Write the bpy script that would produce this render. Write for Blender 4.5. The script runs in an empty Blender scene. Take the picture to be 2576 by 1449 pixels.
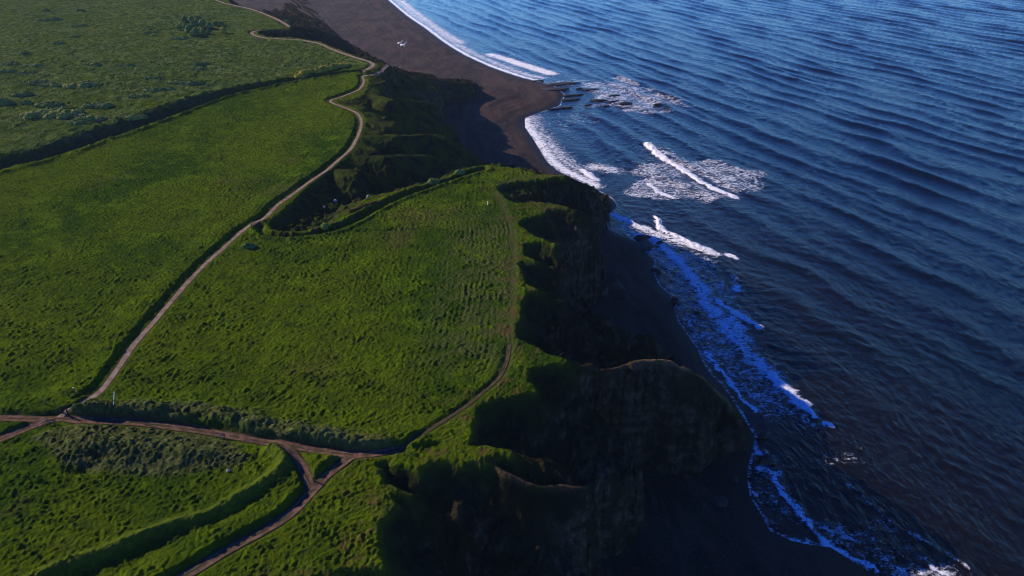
import bpy, math, random
import numpy as np
R = math.radians
C = bpy.context.scene.collection
scene = bpy.context.scene

# ------------------------------------------------------------------ camera, sky, sun, exposure
CAM_H, PITCH, HFOV = 105.0, 29.0, 70.0
cd = bpy.data.cameras.new('camera'); cam = bpy.data.objects.new('camera', cd); C.objects.link(cam)
cam.location = (0, 0, CAM_H); cam.rotation_euler = (R(90 - PITCH), 0, 0)
cd.sensor_width = 36; cd.lens = 18 / math.tan(R(HFOV / 2)); cd.clip_start = 1; cd.clip_end = 20000
scene.camera = cam
SUN_EL, SUN_AZ = 23.5, -64.0              # azimuth clockwise from +Y
w = bpy.data.worlds.new('World'); scene.world = w; w.use_nodes = True
nt = w.node_tree; bg = nt.nodes['Background']
sky = nt.nodes.new('ShaderNodeTexSky'); sky.sky_type = 'NISHITA'; sky.sun_disc = False
sky.sun_elevation = R(SUN_EL); sky.sun_rotation = R(SUN_AZ)
sky.air_density = 1.4; sky.dust_density = 0.3; sky.ozone_density = 3.0
tc = nt.nodes.new('ShaderNodeTexCoord'); sx = nt.nodes.new('ShaderNodeSeparateXYZ'); nt.links.new(tc.outputs['Generated'], sx.inputs[0])
ramp = nt.nodes.new('ShaderNodeValToRGB'); nt.links.new(sx.outputs[2], ramp.inputs[0])      # pale low sky, deep blue overhead
e = ramp.color_ramp.elements
e[0].position = 0.0; e[0].color = (0.66, 1.40, 3.0, 1); e[1].position = 1.0; e[1].color = (0.001, 0.135, 0.78, 1)
for pos_, col_ in ((0.10, (0.27, 0.76, 2.0, 1)), (0.26, (0.012, 0.12, 0.66, 1)), (0.50, (0.001, 0.075, 0.44, 1)), (0.75, (0.001, 0.125, 0.72, 1))):
    q = e.new(pos_); q.color = col_
tint = nt.nodes.new('ShaderNodeMix'); tint.data_type = 'RGBA'; tint.blend_type = 'MULTIPLY'
tint.inputs[0].default_value = 1.0; nt.links.new(ramp.outputs[0], tint.inputs[7])
nt.links.new(sky.outputs[0], tint.inputs[6]); nt.links.new(tint.outputs[2], bg.inputs[0])
bg.inputs[1].default_value = 0.15
sl = bpy.data.lights.new('sun', 'SUN'); sl.energy = 5.0; sl.angle = R(0.5); sl.color = (1.0, 0.86, 0.66)
so = bpy.data.objects.new('sun', sl); C.objects.link(so)
so.rotation_euler = (R(90 - SUN_EL), 0, R(180 - SUN_AZ)); so.location = (-300, 100, 200)
scene.view_settings.view_transform = 'Standard'; scene.view_settings.look = 'None'
scene.render.engine = 'CYCLES'; scene.cycles.filter_width = 1.0
scene.view_settings.exposure = 0.62; scene.view_settings.gamma = 1.0

# ------------------------------------------------------------------ helpers
TH = R(PITCH); FPX = 1288 / math.tan(R(HFOV / 2)); cT, sT = math.cos(TH), math.sin(TH)
def G(px, py, z):
    """ground point at height z seen at pixel (2576 x 1449 frame)"""
    dx = (px - 1288) / FPX; dv = (py - 724.5) / FPX
    k = (CAM_H - z) / (sT + dv * cT)
    return (dx * k, k * (cT - dv * sT))
def GL(pts, z):
    return np.array([G(p[0], p[1], p[2] if len(p) > 2 else z) + ((p[2] if len(p) > 2 else z),) for p in pts])

_rng = np.random.RandomState(7)
_perm = _rng.permutation(4096); _ang = _rng.rand(4096) * 2 * np.pi
_gx, _gy = np.cos(_ang), np.sin(_ang)
def perlin(x, y, seed=0):
    x = x + seed * 37.17; y = y + seed * 91.73
    xi = np.floor(x).astype(np.int64); yi = np.floor(y).astype(np.int64)
    xf = x - xi; yf = y - yi
    u = xf * xf * xf * (xf * (xf * 6 - 15) + 10); v = yf * yf * yf * (yf * (yf * 6 - 15) + 10)
    def g(ix, iy, fx, fy):
        h = _perm[(_perm[ix & 4095] + iy) & 4095]
        return _gx[h] * fx + _gy[h] * fy
    a = g(xi, yi, xf, yf); b = g(xi + 1, yi, xf - 1, yf)
    c = g(xi, yi + 1, xf, yf - 1); d = g(xi + 1, yi + 1, xf - 1, yf - 1)
    return (a + u * (b - a) + v * ((c + u * (d - c)) - (a + u * (b - a)))) * 1.5
def fbm(x, y, oct=4, seed=0, gain=0.5):
    r = 0; a = 1
    for o in range(oct):
        r = r + a * perlin(x * 2 ** o, y * 2 ** o, seed + o * 3); a *= gain
    return r
def sstep(a, b, x):
    t = np.clip((x - a) / (b - a), 0, 1); return t * t * (3 - 2 * t)
def dist_line(X, Y, P, closed=False, val=False):
    """distance to a polyline (and the interpolated third coordinate, side)"""
    P = np.asarray(P, float); n = len(P); X = X.astype(np.float32); Y = Y.astype(np.float32)
    best = np.full(X.shape, 1e18, np.float32); bz = np.zeros(X.shape, np.float32); bs = np.zeros(X.shape, np.float32)
    for i in range(n if closed else n - 1):
        a = P[i]; b = P[(i + 1) % n]
        ex, ey = b[0] - a[0], b[1] - a[1]; L2 = ex * ex + ey * ey + 1e-12
        ax, ay, ex, ey, L2 = (np.float32(q) for q in (a[0], a[1], ex, ey, L2))
        t = np.clip(((X - ax) * ex + (Y - ay) * ey) / L2, 0, 1)
        dx = X - ax - t * ex; dy = Y - ay - t * ey
        d = dx * dx + dy * dy; m = d < best
        best = np.where(m, d, best)
        if val:
            bz = np.where(m, np.float32(a[2]) + t * np.float32(b[2] - a[2]), bz)
            bs = np.where(m, np.sign(ex * dy - ey * dx), bs)
    best = np.sqrt(best)
    return (best, bz, bs) if val else best
def inside(X, Y, P):
    P = np.asarray(P, float); r = np.zeros(X.shape, bool); n = len(P)
    for i in range(n):
        x1, y1 = P[i][:2]; x2, y2 = P[(i + 1) % n][:2]
        if y1 == y2: continue
        c = ((y1 > Y) != (y2 > Y)) & (X < (x2 - x1) * (Y - y1) / (y2 - y1) + x1)
        r ^= c
    return r
def sdist(X, Y, P):
    d = dist_line(X, Y, P, True); return np.where(inside(X, Y, P), -d, d)
def catmull(P, step):
    P = np.asarray(P, float); out = []
    Q = np.vstack([2 * P[0] - P[1], P, 2 * P[-1] - P[-2]])
    for i in range(1, len(Q) - 2):
        p0, p1, p2, p3 = Q[i - 1], Q[i], Q[i + 1], Q[i + 2]
        n = max(2, int(np.linalg.norm(p2[:2] - p1[:2]) / step))
        for k in range(n):
            t = k / n
            out.append(0.5 * (2 * p1 + (p2 - p0) * t + (2 * p0 - 5 * p1 + 4 * p2 - p3) * t * t + (3 * p1 - p0 - 3 * p2 + p3) * t ** 3))
    out.append(P[-1]); return np.array(out)

def mesh_obj(name, V, F, mat, attrs=None, normals=None, smooth=True, parent=None):
    me = bpy.data.meshes.new(name); V = np.asarray(V, np.float32); F = np.asarray(F, np.int32)
    k = F.shape[1]
    me.vertices.add(len(V)); me.vertices.foreach_set('co', V.ravel())
    me.loops.add(F.size); me.loops.foreach_set('vertex_index', F.ravel())
    me.polygons.add(len(F)); me.polygons.foreach_set('loop_start', np.arange(0, F.size, k, dtype=np.int32))
    me.update(calc_edges=True)
    if smooth: me.polygons.foreach_set('use_smooth', np.ones(len(F), bool))
    for an, av in (attrs or {}).items():
        a = me.attributes.new(an, 'FLOAT', 'POINT'); a.data.foreach_set('value', np.asarray(av, np.float32))
    if normals is not None: me.normals_split_custom_set_from_vertices(np.asarray(normals, np.float32))
    if mat: me.materials.append(mat)
    o = bpy.data.objects.new(name, me); C.objects.link(o)
    if parent: o.parent = parent
    return o
def grid_faces(nr, nc):
    i = np.arange(nr * nc).reshape(nr, nc)
    return np.stack([i[:-1, :-1], i[:-1, 1:], i[1:, 1:], i[1:, :-1]], -1).reshape(-1, 4)
def compact(V, F, attrs, normals=None):
    u, inv = np.unique(F, return_inverse=True)
    return V[u], inv.reshape(F.shape), {k: v[u] for k, v in attrs.items()}, (None if normals is None else normals[u])
def grid_normals(X, Y, Z):
    P = np.stack([X, Y, Z], -1)
    du = np.gradient(P, axis=1); dv = np.gradient(P, axis=0)
    n = np.cross(du, dv); n /= np.linalg.norm(n, axis=-1, keepdims=True) + 1e-12
    return n
def rows(y0, y1, a, b):
    ys = [y0]
    while ys[-1] < y1: ys.append(ys[-1] + a + b * max(0, ys[-1] - 55))
    return np.array(ys)

# node helpers
def new_mat(name):
    m = bpy.data.materials.new(name); m.use_nodes = True
    nt = m.node_tree; return m, nt, nt.nodes['Principled BSDF']
class N:
    def __init__(s, nt): s.nt = nt
    def add(s, t, **kw):
        n = s.nt.nodes.new(t)
        for k, v in kw.items(): setattr(n, k, v)
        return n
    def put(s, sock, v):
        if isinstance(v, (int, float)): sock.default_value = v
        elif isinstance(v, (tuple, list)): sock.default_value = tuple(v) + ((1,) if len(v) == 3 and sock.type == 'RGBA' else ())
        else: s.nt.links.new(v, sock)
    def pos(s): return s.add('ShaderNodeNewGeometry').outputs['Position']
    def attr(s, name): return s.add('ShaderNodeAttribute', attribute_name=name).outputs['Fac']
    def mapping(s, v, scale=(1, 1, 1), rot=(0, 0, 0)):
        n = s.add('ShaderNodeMapping'); s.put(n.inputs['Vector'], v); n.inputs['Scale'].default_value = scale; n.inputs['Rotation'].default_value = rot
        return n.outputs[0]
    def noise(s, v, scale, detail=4, rough=0.55, dist=0.0, dim='3D'):
        n = s.add('ShaderNodeTexNoise', noise_dimensions=dim); s.put(n.inputs['Vector'], v)
        n.inputs['Scale'].default_value = scale; n.inputs['Detail'].default_value = detail
        n.inputs['Roughness'].default_value = rough; n.inputs['Distortion'].default_value = dist
        return n.outputs['Fac']
    def voro(s, v, scale, feature='F1'):
        n = s.add('ShaderNodeTexVoronoi', feature=feature); s.put(n.inputs['Vector'], v); n.inputs['Scale'].default_value = scale
        return n.outputs['Distance']
    def math(s, op, a, b=0.0, clamp=False):
        n = s.add('ShaderNodeMath', operation=op, use_clamp=clamp); s.put(n.inputs[0], a); s.put(n.inputs[1], b); return n.outputs[0]
    def ss(s, v, a, b, lo=0.0, hi=1.0):
        n = s.add('ShaderNodeMapRange', interpolation_type='SMOOTHSTEP'); s.put(n.inputs[0], v)
        s.put(n.inputs[1], a); s.put(n.inputs[2], b); s.put(n.inputs[3], lo); s.put(n.inputs[4], hi); return n.outputs[0]
    def mix(s, f, a, b, mode='MIX'):
        n = s.add('ShaderNodeMix', data_type='RGBA', blend_type=mode); s.put(n.inputs[0], f); s.put(n.inputs[6], a); s.put(n.inputs[7], b); return n.outputs[2]
    def bump(s, h, dist=1.0, strength=1.0):
        n = s.add('ShaderNodeBump'); s.put(n.inputs['Height'], h); n.inputs['Distance'].default_value = dist; n.inputs['Strength'].default_value = strength
        return n.outputs[0]
def simple_mat(name, col, rough=0.8, var=0.25, scale=3.0, bump=0.0):
    m, nt, b = new_mat(name); n = N(nt); p = n.add('ShaderNodeTexCoord').outputs['Object']
    f = n.noise(p, scale, 5, 0.6)
    c2 = tuple(max(0, c * (1 - var)) for c in col); c1 = tuple(min(1, c * (1 + var)) for c in col)
    n.put(b.inputs['Base Color'], n.mix(n.ss(f, 0.3, 0.7), c2, c1)); b.inputs['Roughness'].default_value = rough
    if bump: n.put(b.inputs['Normal'], n.bump(n.noise(p, scale * 3, 6, 0.65), bump))
    return m

def tag(o, label=None, cat=None, group=None, kind=None):
    if label: o['label'] = label
    if cat: o['category'] = cat
    if group: o['group'] = group
    if kind: o['kind'] = kind
    return o
def empty(name, loc, rz=0):
    o = bpy.data.objects.new(name, None); C.objects.link(o); o.location = loc; o.rotation_euler = (0, 0, rz); o.empty_display_size = 0.2
    return o

# ------------------------------------------------------------------ traced outlines of the place (metres)
ZP = 30.0
TOP_PX = [(560, -14), (583, 10), (650, 27), (700, 46), (733, 66), (727, 73), (700, 73), (671, 75), (648, 79), (650, 85), (671, 92), (750, 97),
  (805, 106), (862, 129), (917, 149), (944, 160), (950, 167), (938, 175), (912, 184), (925, 190), (930, 200), (924, 215), (917, 232), (905, 243), (870, 251),
  (852, 250), (846, 256), (865, 264), (897, 274), (914, 288), (921, 298), (914, 320), (908, 345), (890, 372), (870, 392), (837, 425), (821, 434),
  (775, 470), (742, 502), (695, 543), (675, 562), (679, 580), (721, 585), (771, 583), (821, 566), (871, 540), (891, 526), (924, 500), (961, 489),
  (987, 485), (1057, 467), (1091, 457), (1124, 446), (1154, 431), (1191, 418), (1234, 413), (1247, 416), (1282, 420), (1309, 423), (1328, 430), (1345, 437),
  (1395, 438), (1418, 442), (1397, 443), (1380, 447), (1359, 450), (1340, 452), (1303, 455), (1272, 460), (1250, 468), (1247, 476), (1258, 487), (1269, 497),
  (1284, 508), (1302, 515), (1340, 508), (1372, 510), (1405, 517), (1440, 527), (1407, 525), (1378, 523), (1372, 536), (1322, 550), (1307, 556), (1304, 566), (1324, 583),
  (1350, 597), (1394, 615), (1360, 607), (1311, 616), (1314, 643), (1351, 660), (1318, 658), (1297, 666), (1311, 683), (1317, 716), (1364, 735), (1325, 737), (1311, 763), (1307, 803), (1292, 830),
  (1297, 853), (1341, 875), (1381, 893), (1424, 906), (1424, 914), (1380, 920), (1332, 930), (1324, 950), (1345, 985), (1334, 988), (1305, 996), (1255, 998), (1225, 1013), (1198, 1026),
  (1188, 1066), (1175, 1106), (1172, 1123), (1245, 1126), (1282, 1139), (1255, 1137), (1215, 1150), (1218, 1160), (1165, 1158), (1105, 1156), (1052, 1173), (1005, 1166), (972, 1153), (940, 1160),
  (955, 1186), (968, 1221), (1022, 1243), (1000, 1240), (982, 1239), (992, 1266), (972, 1299), (955, 1316), (945, 1349), (952, 1393), (962, 1426), (890, 1428), (805, 1440), (700, 1490), (560, 1560), (300, 1720)]
TOP = GL(TOP_PX, ZP)[:, :2]
TOP = np.vstack([[-330, 900], [-420, 1700], TOP[:0].reshape(0, 2), ]) if False else TOP
TOPP = np.vstack([[[-300, 760], [-420, 1000], [-700, 1800], [-2500, 1800], [-2500, 20]][::-1][:0] if False else np.zeros((0, 2)), TOP])
TOPP = np.vstack([TOP, [[-60, 20], [-2500, 20], [-2500, 2600], [-900, 2600], [-420, 1000], [-270, 680]]])
FOOT_PX = [(755, -30), (790, 20), (825, 60), (860, 95), (900, 122), (950, 148), (985, 165), (1010, 176), (1050, 186), (1120, 200), (1187, 206), (1215, 222),
  (1200, 240), (1112, 262), (1121, 283), (1106, 317), (1070, 333), (1120, 353), (1137, 385), (1171, 398), (1225, 410), (1320, 425), (1440, 450), (1500, 478), (1540, 500), (1552, 518), (1536, 534), (1531, 552),
  (1500, 600), (1497, 640), (1515, 690), (1505, 755), (1465, 795), (1440, 835), (1455, 890), (1500, 925), (1600, 905), (1700, 915), (1765, 950), (1815, 1000), (1862, 1060), (1895, 1100), (1890, 1128),
  (1830, 1150), (1760, 1178), (1690, 1182), (1610, 1165), (1540, 1185), (1480, 1215), (1545, 1245), (1610, 1262), (1645, 1290), (1618, 1366), (1530, 1420), (1500, 1460), (1480, 1560)]
FOOT = GL(FOOT_PX, 3.0)[:, :2]
FOOTP = np.vstack([FOOT, [[10, 20], [-2500, 20], [-2500, 2600], [-880, 2600], [-380, 1000], [-230, 700]]])
WATER_PX = [(977, 0), (1024, 40), (1071, 72), (1117, 107), (1171, 140), (1237, 170), (1304, 193), (1354, 206), (1392, 215), (1420, 238), (1408, 266), (1364, 281), (1322, 297),
  (1322, 320), (1347, 357), (1377, 407), (1404, 430), (1437, 447), (1487, 470), (1541, 500), (1553, 518), (1538, 534), (1524, 556), (1531, 576), (1553, 587), (1578, 596), (1597, 606), (1618, 626),
  (1648, 656), (1644, 683), (1657, 716), (1681, 736), (1702, 765), (1697, 776), (1707, 810), (1737, 850), (1757, 880), (1771, 913), (1791, 943), (1817, 967), (1843, 1003), (1873, 1053), (1900, 1097),
  (1897, 1129), (1883, 1179), (1883, 1213), (1890, 1253), (1920, 1299), (1937, 1333), (1993, 1359), (2043, 1369), (2090, 1374), (2143, 1409), (2183, 1433), (2210, 1452), (2280, 1560)]
WATER = GL(WATER_PX, 0.0)[:, :2]
WATERP = np.vstack([[[-2500, 2600], [-800, 2600], [-230, 1100]], WATER, [[90, 20], [-2500, 20]]])     # polygon of the land side
# crest lines of spurs and knolls (px, py, height)
RIDGES = [
  ([(1380, 893, 29.5), (1424, 908, 29), (1454, 928, 27.8), (1491, 938, 26.3), (1521, 941, 25.3), (1548, 934, 25.2), (1574, 926, 25.2), (1607, 908, 25.6), (1640, 903, 25.2), (1684, 902, 23.6), (1724, 926, 19.5), (1757, 951, 15), (1810, 1003, 9.5), (1868, 1072, 6)], 1.15, 0.45),
  ([(1218, 1160, 29.6), (1238, 1173, 29.3), (1288, 1196, 28.8), (1338, 1213, 28), (1405, 1223, 26.8), (1472, 1231, 25.4), (1532, 1237, 23.6), (1562, 1243, 15)], 1.25, 0.3),
  ([(1418, 442, 29.5), (1450, 455, 25), (1487, 470, 20), (1520, 490, 14), (1541, 506, 10), (1548, 516, 7)], 1.1, 1.0),
  ([(1440, 527, 29), (1470, 545, 22), (1500, 565, 14), (1520, 580, 8)], 0.95, 0.4),
  ([(1394, 615, 29), (1425, 632, 23), (1450, 648, 16), (1475, 665, 10)], 0.9, 0.2),
  ([(1364, 735, 29), (1400, 752, 22), (1430, 772, 14)], 0.9, 0.2),
  ([(1351, 660, 29), (1385, 676, 22), (1420, 696, 14)], 0.9, 0.2),
  ([(1282, 1139, 29), (1330, 1160, 22), (1385, 1185, 14)], 0.9, 0.2),
  ([(1022, 1243, 29), (1075, 1262, 23), (1140, 1290, 15)], 0.9, 0.2),
  ([(1340, 985, 29), (1390, 1010, 24), (1450, 1040, 18), (1520, 1060, 12), (1600, 1085, 8.5), (1700, 1100, 6)], 0.8, 1.5),
  ([(924, 237, 29.5), (980, 248, 27.5), (1061, 255, 22.5), (1100, 264, 16)], 0.75, 0.3),
  ([(864, 256, 29.5), (904, 265, 28), (954, 279, 24.5), (1005, 292, 18)], 0.75, 0.3),
  ([(914, 298, 29.5), (961, 301, 28.5), (1021, 314, 24), (1061, 332, 16)], 0.75, 0.3),
  ([(908, 342, 29.5), (984, 338, 27), (1030, 341, 24.5), (1067, 338, 24), (1104, 338, 20), (1127, 350, 11)], 0.7, 1.0),
  ([(872, 392, 29.5), (960, 391, 27), (1064, 388, 22.5), (1097, 397, 17), (1130, 409, 9)], 0.7, 0.5),
  ([(840, 425, 29.5), (885, 430, 28), (931, 441, 25.5), (960, 452, 20), (985, 462, 14)], 0.7, 0.5),
  ([(679, 572, 28), (719, 549, 27.2), (750, 541, 26.8), (806, 534, 26.2), (835, 515, 26), (856, 500, 25.4), (888, 499, 22), (915, 507, 14)], 0.55, 1.2),
  ([(930, 197, 29), (1000, 190, 22), (1080, 196, 15), (1140, 206, 11), (1190, 210, 9)], 0.6, 1.0),
  ([(1000, 216, 24), (1080, 226, 19), (1150, 232, 13), (1195, 234, 9)], 0.7, 0.4),
  ([(944, 160, 29), (965, 168, 22), (990, 172, 12)], 0.4, 2.0),
  ([(733, 66, 29.5), (790, 72, 20), (844, 92, 11), (880, 110, 5)], 0.6, 0.6),
]
RIDGES = [(p if i < 10 or i > 15 else [(a_, b_, c_ + (2.9 if 0 < j < len(p) - 1 else (2.0 if j else 0))) for j, (a_, b_, c_) in enumerate(p)], s, r) for i, (p, s, r) in enumerate(RIDGES)]
RIDGES = [(GL(p, 0), s, r if i < 2 else max(r, 1.2), (1.0, .35)[i] if i < 2 else 0) for i, (p, s, r) in enumerate(RIDGES)]

# paths: points (px, py), half width
PATHS = [
  ('coast_path', [(145, 1052), (190, 1030), (225, 1005), (252, 983), (275, 955), (300, 920), (330, 875), (365, 835), (400, 795), (440, 750), (480, 705), (520, 665), (570, 620), (610, 583), (640, 567), (671, 545), (700, 515),
     (740, 487), (780, 457), (820, 430), (850, 403), (880, 375), (897, 345), (907, 318), (907, 297), (893, 281), (862, 268), (838, 259), (831, 251), (855, 243), (885, 232), (905, 222), (915, 205), (911, 192)], 0.60, 'gravel'),
  ('beach_access_track', [(911, 192), (930, 187), (965, 183, 27.5), (995, 178, 20)], 1.0, 'gravel'),
  ('far_coast_path', [(906, 183), (927, 172), (938, 163), (930, 155), (900, 146), (860, 133), (830, 122), (800, 110), (750, 101), (700, 98), (667, 95), (640, 88), (634, 80), (652, 76)], 1.15, 'gravel'),
  ('clifftop_path', [(727, 67), (714, 58), (690, 45), (650, 30), (615, 20), (583, 12), (555, 4), (500, -20)], 1.15, 'gravel'),
  ('farm_track', [(-160, 1045), (-60, 1049), (0, 1051), (75, 1054), (125, 1054), (169, 1054), (200, 1058), (322, 1062), (450, 1076), (560, 1092), (650, 1107), (720, 1117), (800, 1130), (890, 1142), (940, 1141), (1005, 1130)], 0.78, 'earth'),
  ('side_track', [(-120, 1160), (-40, 1124), (0, 1106), (50, 1085), (100, 1065), (135, 1056)], 0.85, 'earth'),
  ('link_track', [(690, 1112), (715, 1124), (737, 1142), (760, 1175), (776, 1210), (784, 1230)], 0.72, 'earth'),
  ('lower_track', [(915, 1143), (890, 1149), (860, 1165), (825, 1190), (800, 1216), (775, 1243), (745, 1275), (710, 1305), (660, 1335), (610, 1362), (560, 1390), (510, 1420), (460, 1449), (380, 1500), (250, 1580)], 0.80, 'earth'),
  ('cliff_edge_path', [(1005, 1130), (1040, 1105), (1080, 1080), (1120, 1055), (1150, 1035), (1180, 1015), (1210, 990), (1240, 965), (1262, 940), (1275, 910), (1282, 870)], 0.32, 'faint'),
]
BANKS = {'coast_path': (1, 1.0, .48, 9), 'farm_track': (1, .1, .55, 6), 'lower_track': (-1, .15, .6, 6), 'far_coast_path': (1, .5, .3, 5), 'cliff_edge_path': (1, .2, .1, 3)}
PATHS = [(n, catmull(GL(p, ZP)[:, :2], 0.6), hw, k) for n, p, hw, k in PATHS]
TROD = catmull(GL([(1262, 940), (1275, 910), (1283, 870), (1286, 800), (1291, 720), (1294, 660), (1291, 600), (1280, 550), (1263, 510), (1250, 478), (1290, 452), (1350, 444), (1395, 441)], ZP)[:, :2], 1.5)
LANE = catmull(GL([(-120, 452), (0, 411), (100, 388), (200, 356), (300, 325), (400, 292), (500, 257), (560, 238), (640, 219), (720, 203), (800, 192), (870, 184), (908, 181)], ZP)[:, :2], 3.0)
DITCH = catmull(GL([(655, 570), (664, 586), (690, 593), (730, 594), (800, 587), (860, 571), (910, 547), (950, 524), (1000, 499), (1060, 477), (1120, 455), (1180, 434), (1215, 424)], ZP)[:, :2], 2.0)
BANK = catmull(GL([(20, 1500), (117, 1449), (233, 1406), (333, 1366), (433, 1329), (533, 1299), (600, 1259), (667, 1219), (715, 1175), (712, 1150), (687, 1133)], ZP)[:, :2], 1.5)
SCRUBBELT = catmull(GL([(205, 1036), (300, 1040), (420, 1042), (520, 1050), (600, 1062), (700, 1088), (790, 1105), (880, 1122), (950, 1132)], ZP)[:, :2], 1.5)
FURROWS = [GL([(904, 582), (1037, 579), (1137, 584), (1237, 597)], ZP)[:, :2], GL([(1110, 460), (1231, 461)], ZP)[:, :2], GL([(0, 24), (140, 32), (260, 44), (380, 54), (470, 60)], ZP)[:, :2],
           GL([(380, 75), (470, 88), (600, 107), (700, 118)], ZP)[:, :2], GL([(-30, 282), (60, 290), (140, 297), (190, 304), (256, 309)], ZP)[:, :2]]
MOUND = GL([(85, 1100), (150, 1072), (260, 1068), (400, 1078), (520, 1095), (600, 1120), (640, 1150), (600, 1178), (500, 1195), (400, 1202), (300, 1198), (220, 1190), (160, 1166), (100, 1130)], ZP)[:, :2]
HOLLOWS = GL([(200, 1184), (262, 1152)], ZP)[:, :2]

# ------------------------------------------------------------------ ground height field
def ground_height(X, Y, detail=True):
    A = {}
    wx = fbm(X / 16, Y / 16, 3, 1) * 2.2 + fbm(X / 4, Y / 4, 2, 5) * 0.7
    wy = fbm(X / 16, Y / 16, 3, 9) * 2.2 + fbm(X / 4, Y / 4, 2, 15) * 0.7
    small = fbm(X / 2.2, Y / 2.2, 3, 21) * 0.55
    dt0 = sdist(X, Y, TOPP)
    k = sstep(0, 8, dt0)
    dt = dt0 + small * 0.7 + k * fbm(X / 9, Y / 9, 3, 4) * 2.6
    df = -sdist(X + wx * 0.5, Y + wy * 0.5, FOOTP)
    plateau = ZP + fbm(X / 90, Y / 90, 2, 30) * 0.5
    out = np.maximum(dt, 0)
    bay2 = sstep(135, 160, Y) * sstep(20, -5, X) * sstep(420, 360, Y); dene = sstep(228, 200, Y) * bay2
    drop = bay2 * (.27 * np.minimum(out, 6) + 1.7 * np.maximum(out - 6, 0)) + (1 - bay2) * (out * .78 + sstep(0, 3, out) * .6)
    drop = drop * (1 - dene) + dene * (6.0 * (1 - np.exp(-out * .085)) + sstep(0, 2.5, out) * .7)
    h = plateau - drop
    A['green'] = np.maximum(bay2, sstep(6, 2, out) * .35)
    floor = 4 + np.maximum(df, 0) * 0.13
    gul = .9 - 2.0 * np.abs(fbm(X / 9 + wx * .2, Y / 9 + wy * .2, 4, 41, .55)) - .5 * np.abs(fbm(X / 2.2, Y / 2.2, 3, 43))
    h = np.where(out > 0, np.maximum(h, np.minimum(floor, plateau)) + gul * (1.5 - .7 * bay2) * sstep(.5, 7, out), h)
    onridge = np.zeros_like(h)
    for P, s, r, pale in RIDGES:
        d, z, _ = dist_line(X + wx * .45, Y + wy * .45, P, val=True)
        zr = z - s * (np.sqrt((np.maximum(0, d - r * .5)) ** 2 + r * r * .6) - r * .775) - 0.06 * d + gul * 0.7 * sstep(.5, 5, d)
        onridge = onridge if not pale else np.maximum(onridge, pale * np.where((zr > h - .3) & (out > 0), 1 - sstep(r * .6, r * 1.2 + .7, d), 0))
        h = np.maximum(h, np.where(out > -.5, np.minimum(zr, plateau), -99))
    cl = sstep(0.0, 3.2, df + fbm(X / 5, Y / 5, 3, 55) * 1.5 + np.abs(fbm(X / 1.8, Y / 1.8, 2, 56)) * .7)
    h = h * cl + (-4) * (1 - cl)
    onridge = onridge * sstep(.93, 1, cl) * sstep(2, 5, df)
    A['slope_zone'] = sstep(-0.3, 1.6, dt)
    A['edge'] = 1 - sstep(0.5, 4.5, np.abs(dt0 + fbm(X / 5, Y / 5, 2, 77) * 2 + 1.5))
    A['rock'] = sstep(0.15, 0.5, fbm(X / 11, Y / 11, 3, 60)) * sstep(9, 3, df) * (dt > 4)
    A['ridge'] = onridge;  A['pasture'] = sstep(2, 14, Y - np.interp(X, LANE[:, 0], LANE[:, 1])) * sstep(-40, -70, X)
    inl = sstep(0.0, -2.0, dt0)                # on the plateau
    # sunken lane
    d, _, _ = dist_line(X, Y, np.c_[LANE, np.zeros(len(LANE))], val=True)
    lx = sstep(-75, -150, X)
    wid = 0.9 + lx * 1.7
    dn = d + fbm(X / 5, Y / 5, 3, 70) * 0.7
    h -= (sstep(wid * 2.6, wid * 1.0, dn)) * (2.0 + lx * 1.6) * sstep(0.5, -3, dt0)
    rim = np.exp(-((dn - wid * 3.4) / (wid * 0.7)) ** 2)
    h += rim * (0.6 + 0.4 * fbm(X / 3, Y / 3, 2, 71)) * inl
    A['lane'] = sstep(wid * 2.9, wid * 1.4, dn); A['lanerim'] = rim
    # ditch and its bank round the dene
    d = dist_line(X, Y, DITCH) + small * .4
    h -= np.exp(-(d / 1.0) ** 2) * 1.0
    h += np.exp(-((d - 2.3) / 0.9) ** 2) * 0.45 * sstep(-0.2, -1, dt0)
    A['ditch'] = np.exp(-(d / 1.4) ** 2)
    for fl in FURROWS:
        d = dist_line(X, Y, fl); h -= np.exp(-(d / (0.35 + 0.0012 * Y)) ** 2) * (0.25 + .0012 * Y) * inl
    # bank above the lower track
    d, _, sd = dist_line(X, Y, np.c_[BANK, np.zeros(len(BANK))], val=True)
    d = d + small * .3
    crest = np.exp(-(d / 1.15) ** 2) * 1.25
    step = np.where(sd < 0, sstep(0.2, 4.0, d), 0) * sstep(13, 6, d)
    h += crest * inl; h -= step * 0.15 * inl
    A['bank'] = np.exp(-(d / 1.3) ** 2)
    # scrub belt north of the farm track and rough mound
    d = dist_line(X, Y, SCRUBBELT) + small
    hb = sstep(4.2, .4, d + fbm(X / 6, Y / 6, 2, 83) * 1.2)
    h += hb * np.maximum(.15, .75 + 0.75 * fbm(X / 4.5, Y / 3, 3, 80)) * inl * sstep(-.2, .5, dist_line(X, Y, PATHS[4][1]) - .8)
    ds = sdist(X, Y, MOUND) + small * .6 + fbm(X / 5, Y / 5, 2, 81) * .6
    mo = sstep(0.3, -6.5, ds)
    h += mo * (1.5 + 0.22 * fbm(X / 3.5, Y / 3.5, 3, 82))
    for hx in HOLLOWS:
        h -= np.exp(-(((X - hx[0]) / 2.3) ** 2 + ((Y - hx[1]) / 1.1) ** 2)) * .9
    A['scrub'] = np.maximum(hb * inl, sstep(0.5, -1.0, ds))
    # worn paths
    pm = np.full(X.shape, 99.0); pb = np.zeros(X.shape); clear = np.ones(X.shape)
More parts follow.
